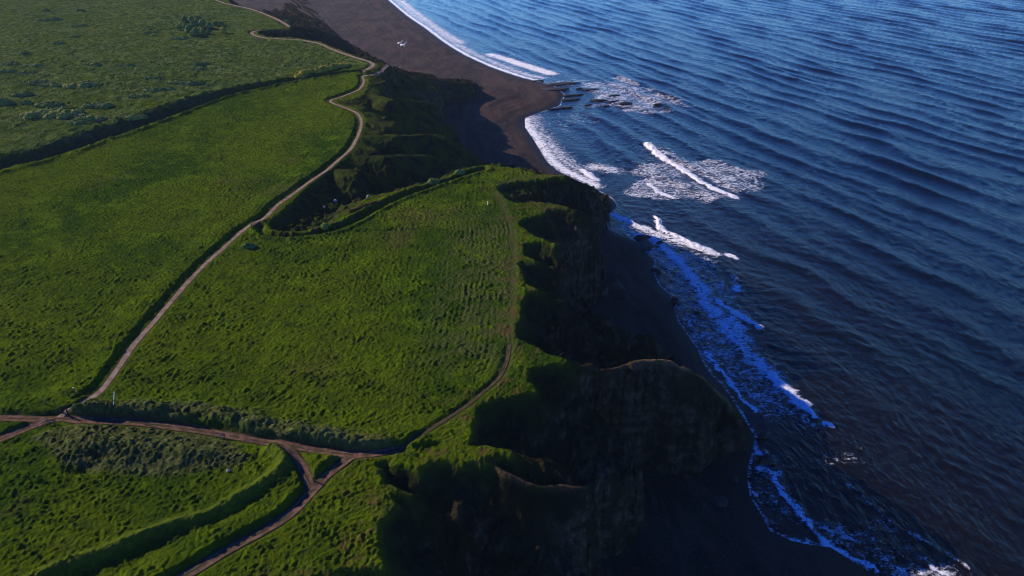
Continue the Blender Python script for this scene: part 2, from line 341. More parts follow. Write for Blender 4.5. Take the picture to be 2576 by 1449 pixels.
    for n, P, hw, kd in PATHS:
        if n in BANKS:
            sg, off, bh, wid_ = BANKS[n]
            d, _, sd = dist_line(X, Y, np.c_[P, np.zeros(len(P))], val=True); d = d - hw
            dj = d + small * .35
            pb = np.maximum(pb, np.where(sd * sg > 0, bh * sstep(off, off + .8, dj) * sstep(wid_, wid_ * .45, dj), 0))
            clear = np.minimum(clear, np.where(sd * sg > 0, sstep(off * .5, off + .3, d), 1))
        else: d = dist_line(X, Y, P) - hw
        pm = np.minimum(pm, d)
    A['pathd'] = np.clip(pm, -2, 12)
    A['trod'] = np.exp(-(dist_line(X, Y, TROD) / 1.0) ** 2)
    dtr = dist_line(X, Y, TROD)
    inside_f = (X < np.interp(Y, TROD[:len(TROD)//2+20, 1], TROD[:len(TROD)//2+20, 0])).astype(float)
    A['mown'] = sstep(20, 10, dtr) * inside_f * sstep(100, 112, Y) * sstep(185, 160, Y)
    A['dtr'] = dtr
    if detail:
        rough = 0.55 + 0.45 * np.clip(fbm(X / 24, Y / 24, 3, 90), -1, 1)
        fade = 1.0
        bumps = (np.abs(fbm(X / 1.25 + small * .3, Y / 0.95, 2, 91)) * 1.4 + np.abs(fbm(X / 0.65, Y / 0.6, 2, 93)) * 0.5) * (.55 + .45 * sstep(-.5, .6, fbm(X / 6, Y / 4, 2, 94)))
        bigger = fbm(X / 3.6 + wx * .2, Y / 2.6, 3, 95)
        far = sstep(120, 330, Y)
        am = (0.23 + 0.17 * rough) * (1 - .25 * sstep(200, 420, Y)) * (1 + 0.35 * A['scrub']) * sstep(-0.1, 1.0, pm) * clear * (1 - 0.75 * A['trod']) * (1 - .5 * A['slope_zone'])
        h += bumps * am + bigger * (0.07 + .16 * far) * (1 + 1.0 * A['pasture']) * (0.5 + rough * .7) * sstep(-0.1, 1.0, pm)
        h += 0.055 * np.sin(dtr * 2 * np.pi / 1.1 + fbm(X / 9, Y / 9, 2, 96) * 2) * A['mown'] * sstep(-.3, .4, fbm(X / 8, Y / 14, 2, 97))
        h += pb * sstep(-.1, .5, pm) * inl
        h -= sstep(0.6, -0.1, pm) * 0.10 * inl
    return h, A

ys = rows(34, 640, 0.22, 0.0023); ys = np.concatenate([ys, np.geomspace(ys[-1] + 3, 2400, 60)])
NCOL = 1100
xl = -(0.80 * ys + 75); xr = np.interp(ys, [0, 60, 130, 250, 300, 420, 560, 800, 1100, 2400], [36, 42, 60, 50, 32, 0, -60, -150, -230, -700]) + 4
u = np.linspace(0, 1, NCOL)
X = xl[:, None] + (xr - xl)[:, None] * u[None]; Y = np.repeat(ys[:, None], NCOL, 1)
Z, A = ground_height(X, Y)
NRM = grid_normals(X, Y, Z)
V = np.stack([X, Y, Z], -1).reshape(-1, 3); F = grid_faces(len(ys), NCOL)
A['steep'] = sstep(.62, .30, NRM[..., 2]) * A['slope_zone']
at = {k: v.ravel() for k, v in A.items()}
zf = V[:, 2][F].max(1); cz = at['slope_zone'][F].mean(1)

from functools import lru_cache
_row = ys; _xl = xl; _xr = xr
def ground_z(x, y):
    """bilinear height of the built ground"""
    x = np.atleast_1d(np.asarray(x, float)); y = np.atleast_1d(np.asarray(y, float))
    j = np.clip(np.searchsorted(ys, y) - 1, 0, len(ys) - 2); ty = np.clip((y - ys[j]) / (ys[j + 1] - ys[j]), 0, 1)
    def rowz(jj):
        uu = np.clip((x - xl[jj]) / (xr[jj] - xl[jj]), 0, 1) * (NCOL - 1); i = np.clip(uu.astype(int), 0, NCOL - 2); t = uu - i
        return Z[jj, i] * (1 - t) + Z[jj, i + 1] * t
    return rowz(j) * (1 - ty) + rowz(j + 1) * ty
def at_px(px, py, z=ZP):
    for _ in range(12):
        x, y = G(px, py, z); z = 0.5 * z + 0.5 * float(ground_z(x, y)[0])
    return x, y, z

# ---- ground materials
def ground_material(name):
    m, nt, b = new_mat(name); n = N(nt); p = n.pos()
    big = n.noise(p, 0.022, 4, 0.55); med = n.noise(p, 0.12, 4, 0.6); fine = n.noise(p, 0.9, 5, 0.65); tiny = n.noise(p, 3.5, 3, 0.6)
    col = n.mix(n.ss(big, 0.38, 0.62), (0.022, 0.052, 0.0028), (0.058, 0.086, 0.0030))
    col = n.mix(n.ss(med, 0.46, 0.70), col, (0.068, 0.112, 0.003))
    col = n.mix(n.math('MULTIPLY', n.ss(n.noise(p, 0.05, 5, 0.6), 0.56, 0.70), 0.6), col, (0.070, 0.062, 0.018))
    col = n.mix(n.math('MULTIPLY', n.attr('pasture'), n.ss(n.noise(p, .06, 6, .7), .3, .62, .2, .95)), col, n.mix(n.ss(n.noise(p, .25, 5, .7), .40, .62), (0.034, 0.056, 0.014), (0.098, 0.128, 0.036)))
    clump = n.noise(p, 0.42, 5, 0.66, 0.4)
    col = n.mix(n.ss(clump, 0.52, 0.30), col, n.mix(0.35, (0.014, 0.030, 0.006), col))
    col = n.mix(n.math('MULTIPLY', n.ss(clump, 0.54, 0.72), .75), col, (0.090, 0.130, 0.006))
    col = n.mix(n.math('MULTIPLY', n.ss(fine, 0.50, 0.34), .6), col, (0.016, 0.030, 0.005))
    col = n.mix(n.math('MULTIPLY', n.ss(tiny, 0.6, 0.75), 0.4), col, (0.090, 0.115, 0.02))
    col = n.mix(n.math('MULTIPLY', n.attr('scrub'), 0.8), col, n.mix(n.ss(fine, .4, .65), (0.036, 0.046, 0.014), (0.105, 0.108, 0.040)))
    col = n.mix(n.math('MULTIPLY', n.attr('bank'), 0.6), col, (0.085, 0.11, 0.014))
    col = n.mix(n.math('MULTIPLY', n.attr('mown'), n.ss(n.noise(p, .3, 3), .35, .6)), col, (0.050, 0.066, 0.014))
    col = n.mix(n.math('MULTIPLY', n.attr('trod'), 0.85), col, (0.060, 0.070, 0.018))
    col = n.mix(n.math('MULTIPLY', n.attr('lane'), 0.7), col, (0.035, 0.042, 0.020))
    ed = n.math('MULTIPLY', n.attr('edge'), n.ss(n.noise(p, 0.3, 5, 0.65), 0.48, 0.68))
    col = n.mix(ed, col, n.mix(n.ss(fine, .4, .62), (0.070, 0.058, 0.018), (0.10, 0.050, 0.022)))
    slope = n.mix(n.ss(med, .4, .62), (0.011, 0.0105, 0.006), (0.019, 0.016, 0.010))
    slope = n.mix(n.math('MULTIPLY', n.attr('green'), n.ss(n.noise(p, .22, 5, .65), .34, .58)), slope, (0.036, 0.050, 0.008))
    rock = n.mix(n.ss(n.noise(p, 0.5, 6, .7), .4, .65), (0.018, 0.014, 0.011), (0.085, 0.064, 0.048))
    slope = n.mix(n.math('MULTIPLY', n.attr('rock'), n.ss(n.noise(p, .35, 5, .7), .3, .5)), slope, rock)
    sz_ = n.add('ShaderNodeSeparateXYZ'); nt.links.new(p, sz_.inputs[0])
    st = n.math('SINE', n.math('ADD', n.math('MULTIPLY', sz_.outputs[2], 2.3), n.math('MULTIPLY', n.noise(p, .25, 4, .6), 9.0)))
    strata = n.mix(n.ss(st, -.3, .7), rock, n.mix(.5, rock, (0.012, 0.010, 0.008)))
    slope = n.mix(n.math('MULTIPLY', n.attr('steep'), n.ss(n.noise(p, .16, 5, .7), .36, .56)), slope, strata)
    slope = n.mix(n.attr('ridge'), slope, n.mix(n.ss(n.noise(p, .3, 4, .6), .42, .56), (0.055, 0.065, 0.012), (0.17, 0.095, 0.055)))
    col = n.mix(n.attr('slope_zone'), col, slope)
    verge = n.ss(n.attr('pathd'), 0.5, -0.1)
    col = n.mix(verge, col, n.mix(n.ss(fine, .4, .6), (0.07, 0.05, 0.03), (0.05, 0.06, 0.014)))
    n.put(b.inputs['Base Color'], col); b.inputs['Roughness'].default_value = 1.0; b.inputs['Specular IOR Level'].default_value = 0.0
    n.put(b.inputs['Normal'], n.bump(n.math('ADD', n.noise(p, 2.2, 4, .65), n.math('MULTIPLY', fine, 0.8)), 0.5, 1.0))
    return m
GM = ground_material('grass_and_cliff')
keep = zf > -1.5
mead = keep & (cz < 0.5); cliff = keep & (cz >= 0.5)
nf = NRM.reshape(-1, 3)
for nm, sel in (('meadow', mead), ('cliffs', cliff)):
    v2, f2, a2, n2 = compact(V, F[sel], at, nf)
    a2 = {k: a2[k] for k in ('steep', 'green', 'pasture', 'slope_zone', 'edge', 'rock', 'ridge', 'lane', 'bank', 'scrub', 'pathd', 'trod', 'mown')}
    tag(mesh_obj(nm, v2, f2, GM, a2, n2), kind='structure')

# ------------------------------------------------------------------ beach
yb = rows(34, 900, 0.7, 0.003); NB = 260
xw = np.interp(yb, *zip(*sorted([(60, 60), (90, 70), (125, 62), (180, 48), (240, 40), (300, 20), (360, 24), (400, 50), (470, 20), (560, -40), (800, -120), (1100, -220)])))
bx0 = xw - 130 - 0.05 * yb; bx1 = xw + 50
X = bx0[:, None] + (bx1 - bx0)[:, None] * np.linspace(0, 1, NB)[None]; Y = np.repeat(yb[:, None], NB, 1)
dw = -sdist(X, Y, WATERP)
hb = np.where(dw > 0, 0.10 * dw - 0.0007 * np.clip(dw, 0, 70) ** 2 * .9, 0.12 * dw)
hb = np.where(dw > 70, 0.10 * 70 - .00063 * 4900, hb) if False else hb
berm = 0.25 * np.exp(-((dw - 14 - fbm(X / 30, Y / 30, 2, 3) * 4) / 2.5) ** 2) + 0.3 * np.exp(-((dw - 25 - fbm(X / 40, Y / 40, 2, 8) * 6) / 3) ** 2)
Zb = hb + berm * sstep(250, 330, Y) + fbm(X / 6, Y / 6, 3, 14) * 0.10 * sstep(2, 8, dw) + 0.06 * np.sin(dw * 1.3 + fbm(X / 9, Y / 9, 2, 5) * 3) * sstep(3, 8, dw)
m, nt, b = new_mat('dark_beach_sand'); n = N(nt); p = n.pos()
band = n.noise(n.mapping(p, (1, .35, 1), (0, 0, R(-22))), 0.10, 5, .6, 0.6)
c = n.mix(n.ss(band, .38, .62), (0.019, 0.011, 0.009), (0.052, 0.029, 0.021))
strand = n.noise(n.mapping(p, (1.2, .16, 1), (0, 0, R(-24))), .35, 6, .7, .8)
c = n.mix(n.math('MULTIPLY', n.ss(strand, .56, .66), .55), c, (0.085, 0.054, 0.042))
c = n.mix(n.math('MULTIPLY', n.ss(strand, .42, .34), .5), c, (0.014, 0.010, 0.010))
c = n.mix(n.math('MULTIPLY', n.ss(n.noise(p, 1.2, 6, .75), .5, .68), .6), c, (0.080, 0.055, 0.050))
wet = n.ss(n.attr('shore'), 6.0, 1.0)
c = n.mix(wet, c, (0.010, 0.007, 0.008))
n.put(b.inputs['Base Color'], c); n.put(b.inputs['Roughness'], n.math('SUBTRACT', .9, n.math('MULTIPLY', wet, .35)))
b.inputs['Specular IOR Level'].default_value = 0.08
n.put(b.inputs['Normal'], n.bump(n.noise(p, 1.6, 6, .7), .25))
tag(mesh_obj('beach', np.stack([X, Y, Zb], -1).reshape(-1, 3), grid_faces(len(yb), NB), m, {'shore': dw.ravel()}), kind='structure')
def beach_z(x, y):
    d = float(-sdist(np.array([[x]]), np.array([[y]]), WATERP)[0, 0])
    return 0.10 * d - .00063 * min(max(d, 0), 70) ** 2 if d > 0 else 0.12 * d

# ------------------------------------------------------------------ sea
STROKES = [  # points, half width m, density, crest height
  ([(970, -8), (1026, 38), (1073, 69), (1119, 104), (1173, 137), (1239, 167), (1306, 190), (1354, 203)], 1.5, 1.0, 0.1),
  ([(985, -12), (1040, 36), (1087, 66), (1133, 100), (1187, 132), (1250, 160), (1310, 183), (1360, 196)], 4.0, .70, 0.1),
  ([(1008, 2), (1060, 42), (1110, 78), (1160, 108)], 4.0, .62, 0.3),
  ([(1236, 138), (1275, 150), (1320, 165), (1385, 185)], 4.0, .85, 0.5),
  ([(1322, 300), (1332, 322), (1357, 357), (1388, 402), (1420, 428), (1470, 452), (1500, 468)], 2.4, .92, 0.2),
  ([(1340, 294), (1345, 320), (1375, 355), (1400, 385), (1440, 425)], 5.0, .66, 0.1),
  ([(1465, 428), (1480, 438), (1495, 452)], 1.6, 1.0, 0.7), ([(1490, 420), (1545, 428)], 4.0, .75, .1),
  ([(1628, 362), (1645, 378), (1660, 392), (1700, 416), (1740, 441), (1780, 466), (1810, 480), (1850, 496)], 1.3, 1.15, 0.8),
  ([(1630, 462), (1645, 472), (1662, 486), (1690, 498)], 1.0, .95, 0.4),
  ([(1536, 538), (1560, 548), (1600, 566), (1650, 588), (1700, 604), (1760, 625), (1800, 640)], 1.7, .90, 0.15),
  ([(1650, 548), (1657, 562), (1662, 577), (1685, 588), (1710, 598), (1735, 611), (1760, 621), (1785, 628)], .85, 1.15, 0.8),
  ([(1830, 640), (1850, 648)], .8, .9, .4),
  ([(1600, 590), (1640, 600), (1690, 640), (1720, 670), (1742, 703), (1768, 728), (1772, 760), (1796, 780), (1806, 803), (1834, 833), (1852, 853), (1867, 872), (1886, 895), (1909, 917), (1937, 940)], 2.3, .84, 0.2),
  ([(1834, 800), (1850, 820), (1870, 850)], 2.2, .78, .15),
  ([(1937, 940), (1952, 956), (1972, 975), (1990, 990), (2010, 1008), (2022, 1018)], 1.3, 1.1, 0.6), ([(2036, 1034), (2048, 1050)], .6, 1.1, .5), ([(2072, 1064), (2090, 1071)], .5, 1.1, .4),
  ([(1806, 757), (1822, 768), (1840, 785), (1870, 798), (1910, 826)], .9, .85, .25), ([(1850, 722), (1860, 733)], .7, .9, .3),
  ([(1840, 690), (1852, 710), (1862, 730)], .5, .7, .1),
  ([(1776, 885), (1790, 905), (1806, 925), (1834, 964), (1868, 1003), (1900, 1030)], .6, .9, .1),
  ([(1915, 945), (1955, 985), (2000, 1030), (2030, 1065)], 2.5, .55, .05),
  ([(1902, 1130), (1912, 1142)], .7, .9, .1), ([(1915, 1178), (1950, 1190)], 1.2, .8, .1),
  ([(1943, 1206), (1965, 1235), (1990, 1266), (2010, 1285), (2023, 1299)], .7, .9, .2),
  ([(2023, 1299), (2037, 1322), (2053, 1343), (2080, 1368), (2110, 1386), (2135, 1402), (2165, 1418), (2200, 1440)], .65, .9, .15),
  ([(2120, 1208), (2160, 1240), (2195, 1270), (2230, 1300), (2260, 1325), (2290, 1345), (2330, 1362), (2377, 1386), (2427, 1433)], .40, .58, .12),
  ([(1985, 1360), (2020, 1362), (2040, 1368)], .6, .8, .05),
  ([(2230, 1432), (2300, 1440), (2380, 1449)], 1.5, .6, .1), ([(2350, 1425), (2385, 1440)], .8, .9, .1),
]
AREAS = [  # polygon, density, soft edge m
  ([(1628, 362), (1680, 378), (1740, 398), (1800, 396), (1860, 410), (1925, 432), (1915, 470), (1860, 492), (1800, 470), (1720, 425), (1660, 392)], .62, 4),
  ([(1575, 430), (1600, 408), (1660, 405), (1720, 430), (1790, 470), (1840, 497), (1760, 502), (1680, 500), (1600, 500), (1550, 490), (1600, 465)], .62, 5),
  ([(1410, 205), (1500, 195), (1600, 215), (1700, 240), (1715, 268), (1640, 285), (1560, 280), (1480, 270), (1500, 240)], .60, 10),
  ([(1535, 190), (1590, 195), (1600, 210), (1545, 208)], .6, 6),
  ([(1531, 545), (1600, 565), (1700, 610), (1800, 645), (1850, 720), (1870, 790), (1900, 850), (1960, 950), (2040, 1060), (1950, 1070), (1880, 1050), (1830, 980), (1770, 900), (1710, 810), (1680, 735), (1645, 660), (1600, 605), (1530, 570)], .56, 3),
  ([(1806, 757), (1860, 750), (1905, 770), (1910, 800), (1850, 800)], .54, 4),
  ([(2060, 1116), (2130, 1118), (2195, 1135), (2175, 1175), (2110, 1170), (2070, 1180)], .50, 3),
  ([(1895, 1130), (1950, 1150), (2030, 1280), (2110, 1330), (2190, 1300), (2260, 1340), (2150, 1380), (2050, 1365), (1940, 1330), (1890, 1250), (1885, 1200)], .48, 3),
  ([(2023, 1299), (2090, 1312), (2165, 1340), (2170, 1362), (2120, 1385), (2060, 1345)], .60, 3),
  ([(2210, 1330), (2290, 1345), (2400, 1420), (2440, 1460), (2200, 1460), (2130, 1400)], .46, 4),
  ([(1320, 300), (1430, 270), (1560, 285), (1500, 320), (1400, 330)], .44, 12),
]
ysea = np.concatenate([rows(46, 830, 0.36, 0.0030), np.geomspace(836, 6000, 40)]); NS = 820
coast = np.interp(ysea, *zip(*sorted([(40, 62), (90, 48), (110, 46), (125, 44), (160, 34), (200, 20), (240, 15), (300, -8), (345, -4), (375, 10), (420, 8), (470, -6), (560, -70), (700, -110), (800, -145), (1100, -260), (6000, -1500)])))
sx1 = np.where(ysea < 830, 0.80 * ysea + 90, 0.80 * ysea + 90)
tt = np.linspace(0, 1, NS) ** 1.25
X = coast[:, None] - 4 + (sx1 - coast)[:, None] * tt[None]; Y = np.repeat(ysea[:, None], NS, 1)
dw = sdist(X, Y, WATERP)
wx = fbm(X / 80, Y / 80, 2, 200) * 6 + fbm(X / 18, Y / 18, 2, 203) * 1.6
ang = R(27); nx, ny = math.cos(ang), math.sin(ang)
ph = (X * nx + Y * ny + wx) + 0.0009 * (X - 60) * (Y - 250) * 0.15
amp = 0.68 + 0.34 * np.clip(fbm(X / 45 + 3, Y / 90, 2, 210) * 1.4, -1, 1)
near = sstep(0, 40, dw)
def crest(p): return 2 * ((np.sin(p) + 1) / 2) ** 2.6 - 0.7
Zs = near * amp * ((.24 + .24 * sstep(180, 320, Y)) * (.72 * crest(ph * 2 * np.pi / 16.5) + .36 * crest((ph + .08 * X - .10 * Y + fbm(X / 50, Y / 50, 2, 205) * 5) * 2 * np.pi / 12.6)) + 0.07 * np.sin(ph * 2 * np.pi / 11.3 + fbm(X / 30, Y / 30, 2, 220) * 3))
a2 = R(62); Zs += near * 0.05 * (.6 + .6 * fbm(X / 25, Y / 25, 2, 226)) * np.sin((X * math.cos(a2) + Y * math.sin(a2) + wx * 1.6) * 2 * np.pi / 4.6)
Zs += sstep(0, 14, dw) * (fbm(X / 3.0, Y / 1.8, 3, 230) * 0.09)
foam = np.zeros(X.shape)
for poly, den, soft in AREAS:
    P = GL(poly, 0)[:, :2]; d = sdist(X, Y, P) + fbm(X / 7, Y / 7, 3, 240) * soft * .6
    d = d + fbm(X / 20, Y / 12, 2, 241) * soft * 1.1; foam = np.maximum(foam, (den - .13 + .10 * fbm(X / 9, Y / 6, 2, 242)) * sstep(soft * .9, -soft * .9, d))
for pts, hw, den, hc in STROKES:
    P = catmull(GL(pts, 0)[:, :2], 1.0); d = dist_line(X + fbm(X / 4, Y / 4, 2, 250) * .9, Y + fbm(X / 4, Y / 4, 2, 251) * .9, P)
    lump = 0.75 + 0.55 * fbm(X / 1.3, Y / 1.3, 3, 252)
    foam = np.maximum(foam, (den + .05 - .16 * (hc < .25)) * np.exp(-(d / (hw * 1.3)) ** 2 * .7))
    Zs += .6 * hc * np.exp(-(d / (hw * .8 + .3)) ** 2) * lump
foam = np.maximum(foam, 0.5 * np.exp(-(dw / 0.9) ** 2))
Zs = Zs * sstep(-1, 3, dw) + 0.02
m, nt, b = new_mat('sea_water'); n = N(nt); p = n.pos()
shore = n.attr('shore')
body = n.mix(n.ss(shore, 10, 110), (0.0045, 0.0036, 0.0024), (0.0005, 0.0024, 0.0070))
body = n.mix(n.math('MULTIPLY', n.ss(n.noise(p, .03, 3), .45, .7), .6), body, (0.0008, 0.0046, 0.0062))
rp = n.mapping(p, (1, .45, 1), (0, 0, R(-35)))
hgt = n.math('ADD', n.math('MULTIPLY', n.noise(rp, 0.55, 4, .6, .3), 0.55), n.math('MULTIPLY', n.noise(rp, 1.6, 4, .6, .3), 0.22))
fd = n.attr('foam')
fp = n.mapping(p, (.75, 1.0, 1), (0, 0, R(-12)))
fn = n.noise(fp, 0.9, 6, .7, .8)
def ridge(sc, det, dist):
    q = n.math('ABSOLUTE', n.math('SUBTRACT', n.noise(fp, sc, det, .6, dist), .5))
    return n.math('SUBTRACT', 1.0, n.ss(q, 0, .16))
web = n.math('MAXIMUM', ridge(.34, 4, 1.2), n.math('MULTIPLY', ridge(.8, 3, .8), .8))
val = n.math('ADD', n.math('MULTIPLY', web, .46), n.math('ADD', n.math('MULTIPLY', n.ss(fn, .28, .72), .36), n.math('MULTIPLY', n.ss(n.noise(fp, 2.6, 4, .7), .3, .7), .18)))
thr = n.math('SUBTRACT', 1.02, fd)
fm = n.ss(n.math('SUBTRACT', val, thr), -.03, .42)
fm = n.math('MULTIPLY', fm, n.ss(fd, .05, .25))
b.inputs['Roughness'].default_value = .09; b.inputs['IOR'].default_value = 1.33; b.inputs['Specular IOR Level'].default_value = .26
n.put(b.inputs['Base Color'], body); n.put(b.inputs['Normal'], n.bump(hgt, 1.0, 1.0))
fo = n.add('ShaderNodeBsdfDiffuse'); fo.inputs['Color'].default_value = (.80, .80, .80, 1); n.put(fo.inputs['Normal'], n.bump(n.math('ADD', fn, n.math('MULTIPLY', n.noise(p, 3, 4, .6), .4)), .5, .8))
mx = n.add('ShaderNodeMixShader'); n.put(mx.inputs[0], fm); nt.links.new(b.outputs[0], mx.inputs[1]); nt.links.new(fo.outputs[0], mx.inputs[2])
nt.links.new(mx.outputs[0], nt.nodes['Material Output'].inputs['Surface'])
V = np.stack([X, Y, Zs], -1).reshape(-1, 3); F = grid_faces(len(ysea), NS)
ok = dw.ravel()[F].max(1) > -2.5
v2, f2, at2, _ = compact(V, F[ok], {'shore': dw.ravel(), 'foam': foam.ravel()})
tag(mesh_obj('sea', v2, f2, m, at2), kind='structure')

# ------------------------------------------------------------------ paths
def path_mat(name, a, bcol, grassy):
    m, nt, b = new_mat(name); n = N(nt); p = n.pos(); ac = n.attr('across')
    c = n.mix(n.ss(n.noise(p, .8, 5, .65), .35, .65), a, bcol)
    if grassy:
        mid = n.math('MULTIPLY', n.ss(n.math('ABSOLUTE', ac), .32, .12), n.ss(n.noise(p, .5, 4, .6), .38, .55))
        c = n.mix(mid, c, (0.040, 0.045, 0.016))
    edge = n.ss(n.math('ADD', n.math('ABSOLUTE', ac), n.math('MULTIPLY', n.noise(p, 1.5, 4, .7), .5)), .95, 1.25)
    c = n.mix(edge, c, (0.035, 0.045, 0.008))
    n.put(b.inputs['Base Color'], c); b.inputs['Roughness'].default_value = 1; b.inputs['Specular IOR Level'].default_value = 0
    n.put(b.inputs['Normal'], n.bump(n.noise(p, 3, 5, .7), .12))
    return m
PM = {'gravel': path_mat('pale_gravel', (.15, .105, .075), (.28, .205, .155), False), 'faint': path_mat('worn_turf', (.050, .042, .016), (.105, .080, .045), True), 'earth': path_mat('trodden_earth', (.075, .042, .032), (.165, .095, .070), True)}
for i, (nm, P, hw, kd) in enumerate(PATHS):
    T = np.gradient(P, axis=0); T /= np.linalg.norm(T, axis=1, keepdims=True); Nn = np.stack([-T[:, 1], T[:, 0]], 1)
    K = 9; us = np.linspace(-1, 1, K); s = np.arange(len(P)) * .6
    wl = hw * (1 + .22 * perlin(s / 5, s * 0 + i * 3.3, 300)); wr = hw * (1 + .22 * perlin(s / 5, s * 0 + i * 5.1, 301))
    VV = []; AC = []
    for uu in us:
        ww = np.where(uu > 0, wr, wl); q = P + Nn * (uu * ww)[:, None]
        z = ground_z(q[:, 0], q[:, 1]); VV.append(np.c_[q, z]); AC.append(np.full(len(P), uu))
    VV = np.stack(VV, 1); zz = VV[:, :, 2]
    zz[:] = zz * .5 + zz.mean(1, keepdims=True) * .5
    zs = np.maximum(zz, ground_z(VV[:, :, 0].ravel(), VV[:, :, 1].ravel()).reshape(zz.shape)) + .05 + .007 * i
    VV[:, :, 2] = zs
    tag(mesh_obj(nm, VV.reshape(-1, 3), grid_faces(len(P), K)[:, ::-1], PM[kd], {'across': np.stack(AC, 1).ravel()}), kind='structure')

# ------------------------------------------------------------------ vegetation builders
def leaf_mat(name, dark, light, scale=.9):
    m, nt, b = new_mat(name); n = N(nt); p = n.pos()
    c = n.mix(n.ss(n.noise(p, scale, 4, .6), .32, .68), dark, light)
    c = n.mix(n.math('MULTIPLY', n.ss(n.noise(p, scale * 5, 3, .6), .5, .7), .5), c, tuple(min(1, q * 1.5) for q in light))
    n.put(b.inputs['Base Color'], c); b.inputs['Roughness'].default_value = .95; b.inputs['Specular IOR Level'].default_value = .05
    return m
LM = {'scrub': leaf_mat('grey_green_leaves', (.070, .105, .020), (.17, .215, .055)), 'olive': leaf_mat('olive_leaves', (.10, .125, .022), (.25, .27, .065)),
      'tree': leaf_mat('tree_leaves', (.045, .085, .022), (.12, .175, .04)), 'gorse': leaf_mat('gorse_leaves', (.14, .13, .015), (.36, .28, .03)),
      'light': leaf_mat('fresh_leaves', (.07, .12, .02), (.15, .20, .035)), 'bracken': leaf_mat('brown_bracken', (.035, .020, .010), (.085, .045, .022))}
BARK = simple_mat('bark', (.05, .038, .028), .9, .3, 4)
def foliage(lobes, n, size, seed, core=True):
    """leaf clumps through the volume of several lobes (cx,cy,cz,rx,ry,rz) plus a lumpy inner body"""
    rs = np.random.RandomState(seed); VV = []; FF = []; off = 0
    vol = np.array([l[3] * l[4] + l[4] * l[5] for l in lobes]); vol = vol / vol.sum()
    for l, v in zip(lobes, vol):
        k = max(20, int(n * v))
        d = rs.normal(size=(k, 3)); d[:, 2] = np.abs(d[:, 2]) * .95 - .12; d /= np.linalg.norm(d, axis=1, keepdims=True)
        lump = 1 + .22 * perlin(d[:, 0] * 2.2 + l[0], d[:, 1] * 2.2 + d[:, 2] * 2 + l[1], seed % 50) + .10 * perlin(d[:, 0] * 6 + l[0], d[:, 1] * 6 + d[:, 2] * 5, seed % 41)
        r = lump * (1 - .22 * rs.rand(k) ** 2)
        c = np.array(l[:3]) + d * np.array(l[3:6]) * r[:, None]
        nn = d + rs.normal(size=(k, 3)) * .32; nn /= np.linalg.norm(nn, axis=1, keepdims=True)
        a = np.cross(nn, rs.normal(size=(k, 3))); a /= np.linalg.norm(a, axis=1, keepdims=True) + 1e-9
        b = np.cross(nn, a); sz = size * (.6 + .8 * rs.rand(k))[:, None]
        q = np.stack([c - a * sz - b * sz * .6, c + a * sz * .8 - b * sz * .7, c + a * sz + b * sz * .6 + nn * sz * .3, c - a * sz * .7 + b * sz * .7], 1)
        VV.append(q.reshape(-1, 3)); FF.append(np.arange(4 * k).reshape(-1, 4) + off); off += 4 * k
        if core:
            nu, nv = 14, 7
            U, W = np.meshgrid(np.linspace(0, 2 * np.pi, nu, endpoint=False), np.linspace(-.25, np.pi / 2 - .02, nv))
            x = np.cos(U) * np.cos(W); y = np.sin(U) * np.cos(W); z = np.sin(W)
            f = .93 * (1 + .22 * perlin(x * 2.2 + l[0], y * 2.2 + z * 2 + l[1], seed % 50))
            q = np.stack([l[0] + x * l[3] * f, l[1] + y * l[4] * f, l[2] + z * l[5] * f], -1).reshape(-1, 3)
            i = np.arange(nu * nv).reshape(nv, nu); j = np.roll(i, -1, 1)
            VV.append(q); FF.append(np.stack([i[:-1], j[:-1], j[1:], i[1:]], -1).reshape(-1, 4) + off); off += nu * nv
    return np.vstack(VV), np.vstack(FF)
def tube(pts, rad, k=7):
    pts = np.asarray(pts, float); VV = []
    for i, p in enumerate(pts):
        t = pts[min(i + 1, len(pts) - 1)] - pts[max(i - 1, 0)]; t /= np.linalg.norm(t) + 1e-9
        a = np.cross(t, [0.31, .95, .05]); a /= np.linalg.norm(a); b = np.cross(t, a)
        th = np.linspace(0, 2 * np.pi, k, endpoint=False)
        VV.append(p + rad[i] * (np.cos(th)[:, None] * a + np.sin(th)[:, None] * b))
    i = np.arange(len(pts) * k).reshape(len(pts), k); j = np.roll(i, -1, 1)
    F = np.stack([i[:-1], j[:-1], j[1:], i[1:]], -1).reshape(-1, 4)
    V = np.vstack(VV + [pts[-1:]]); top = len(V) - 1
    cap = np.stack([i[-1], j[-1], np.full(k, top), np.full(k, top)], -1)
    return V, np.vstack([F])
def join(parts):
    off = 0; VV = []; FF = []
    for v, f in parts: VV.append(v); FF.append(f + off); off += len(v)
    return np.vstack(VV), np.vstack(FF)
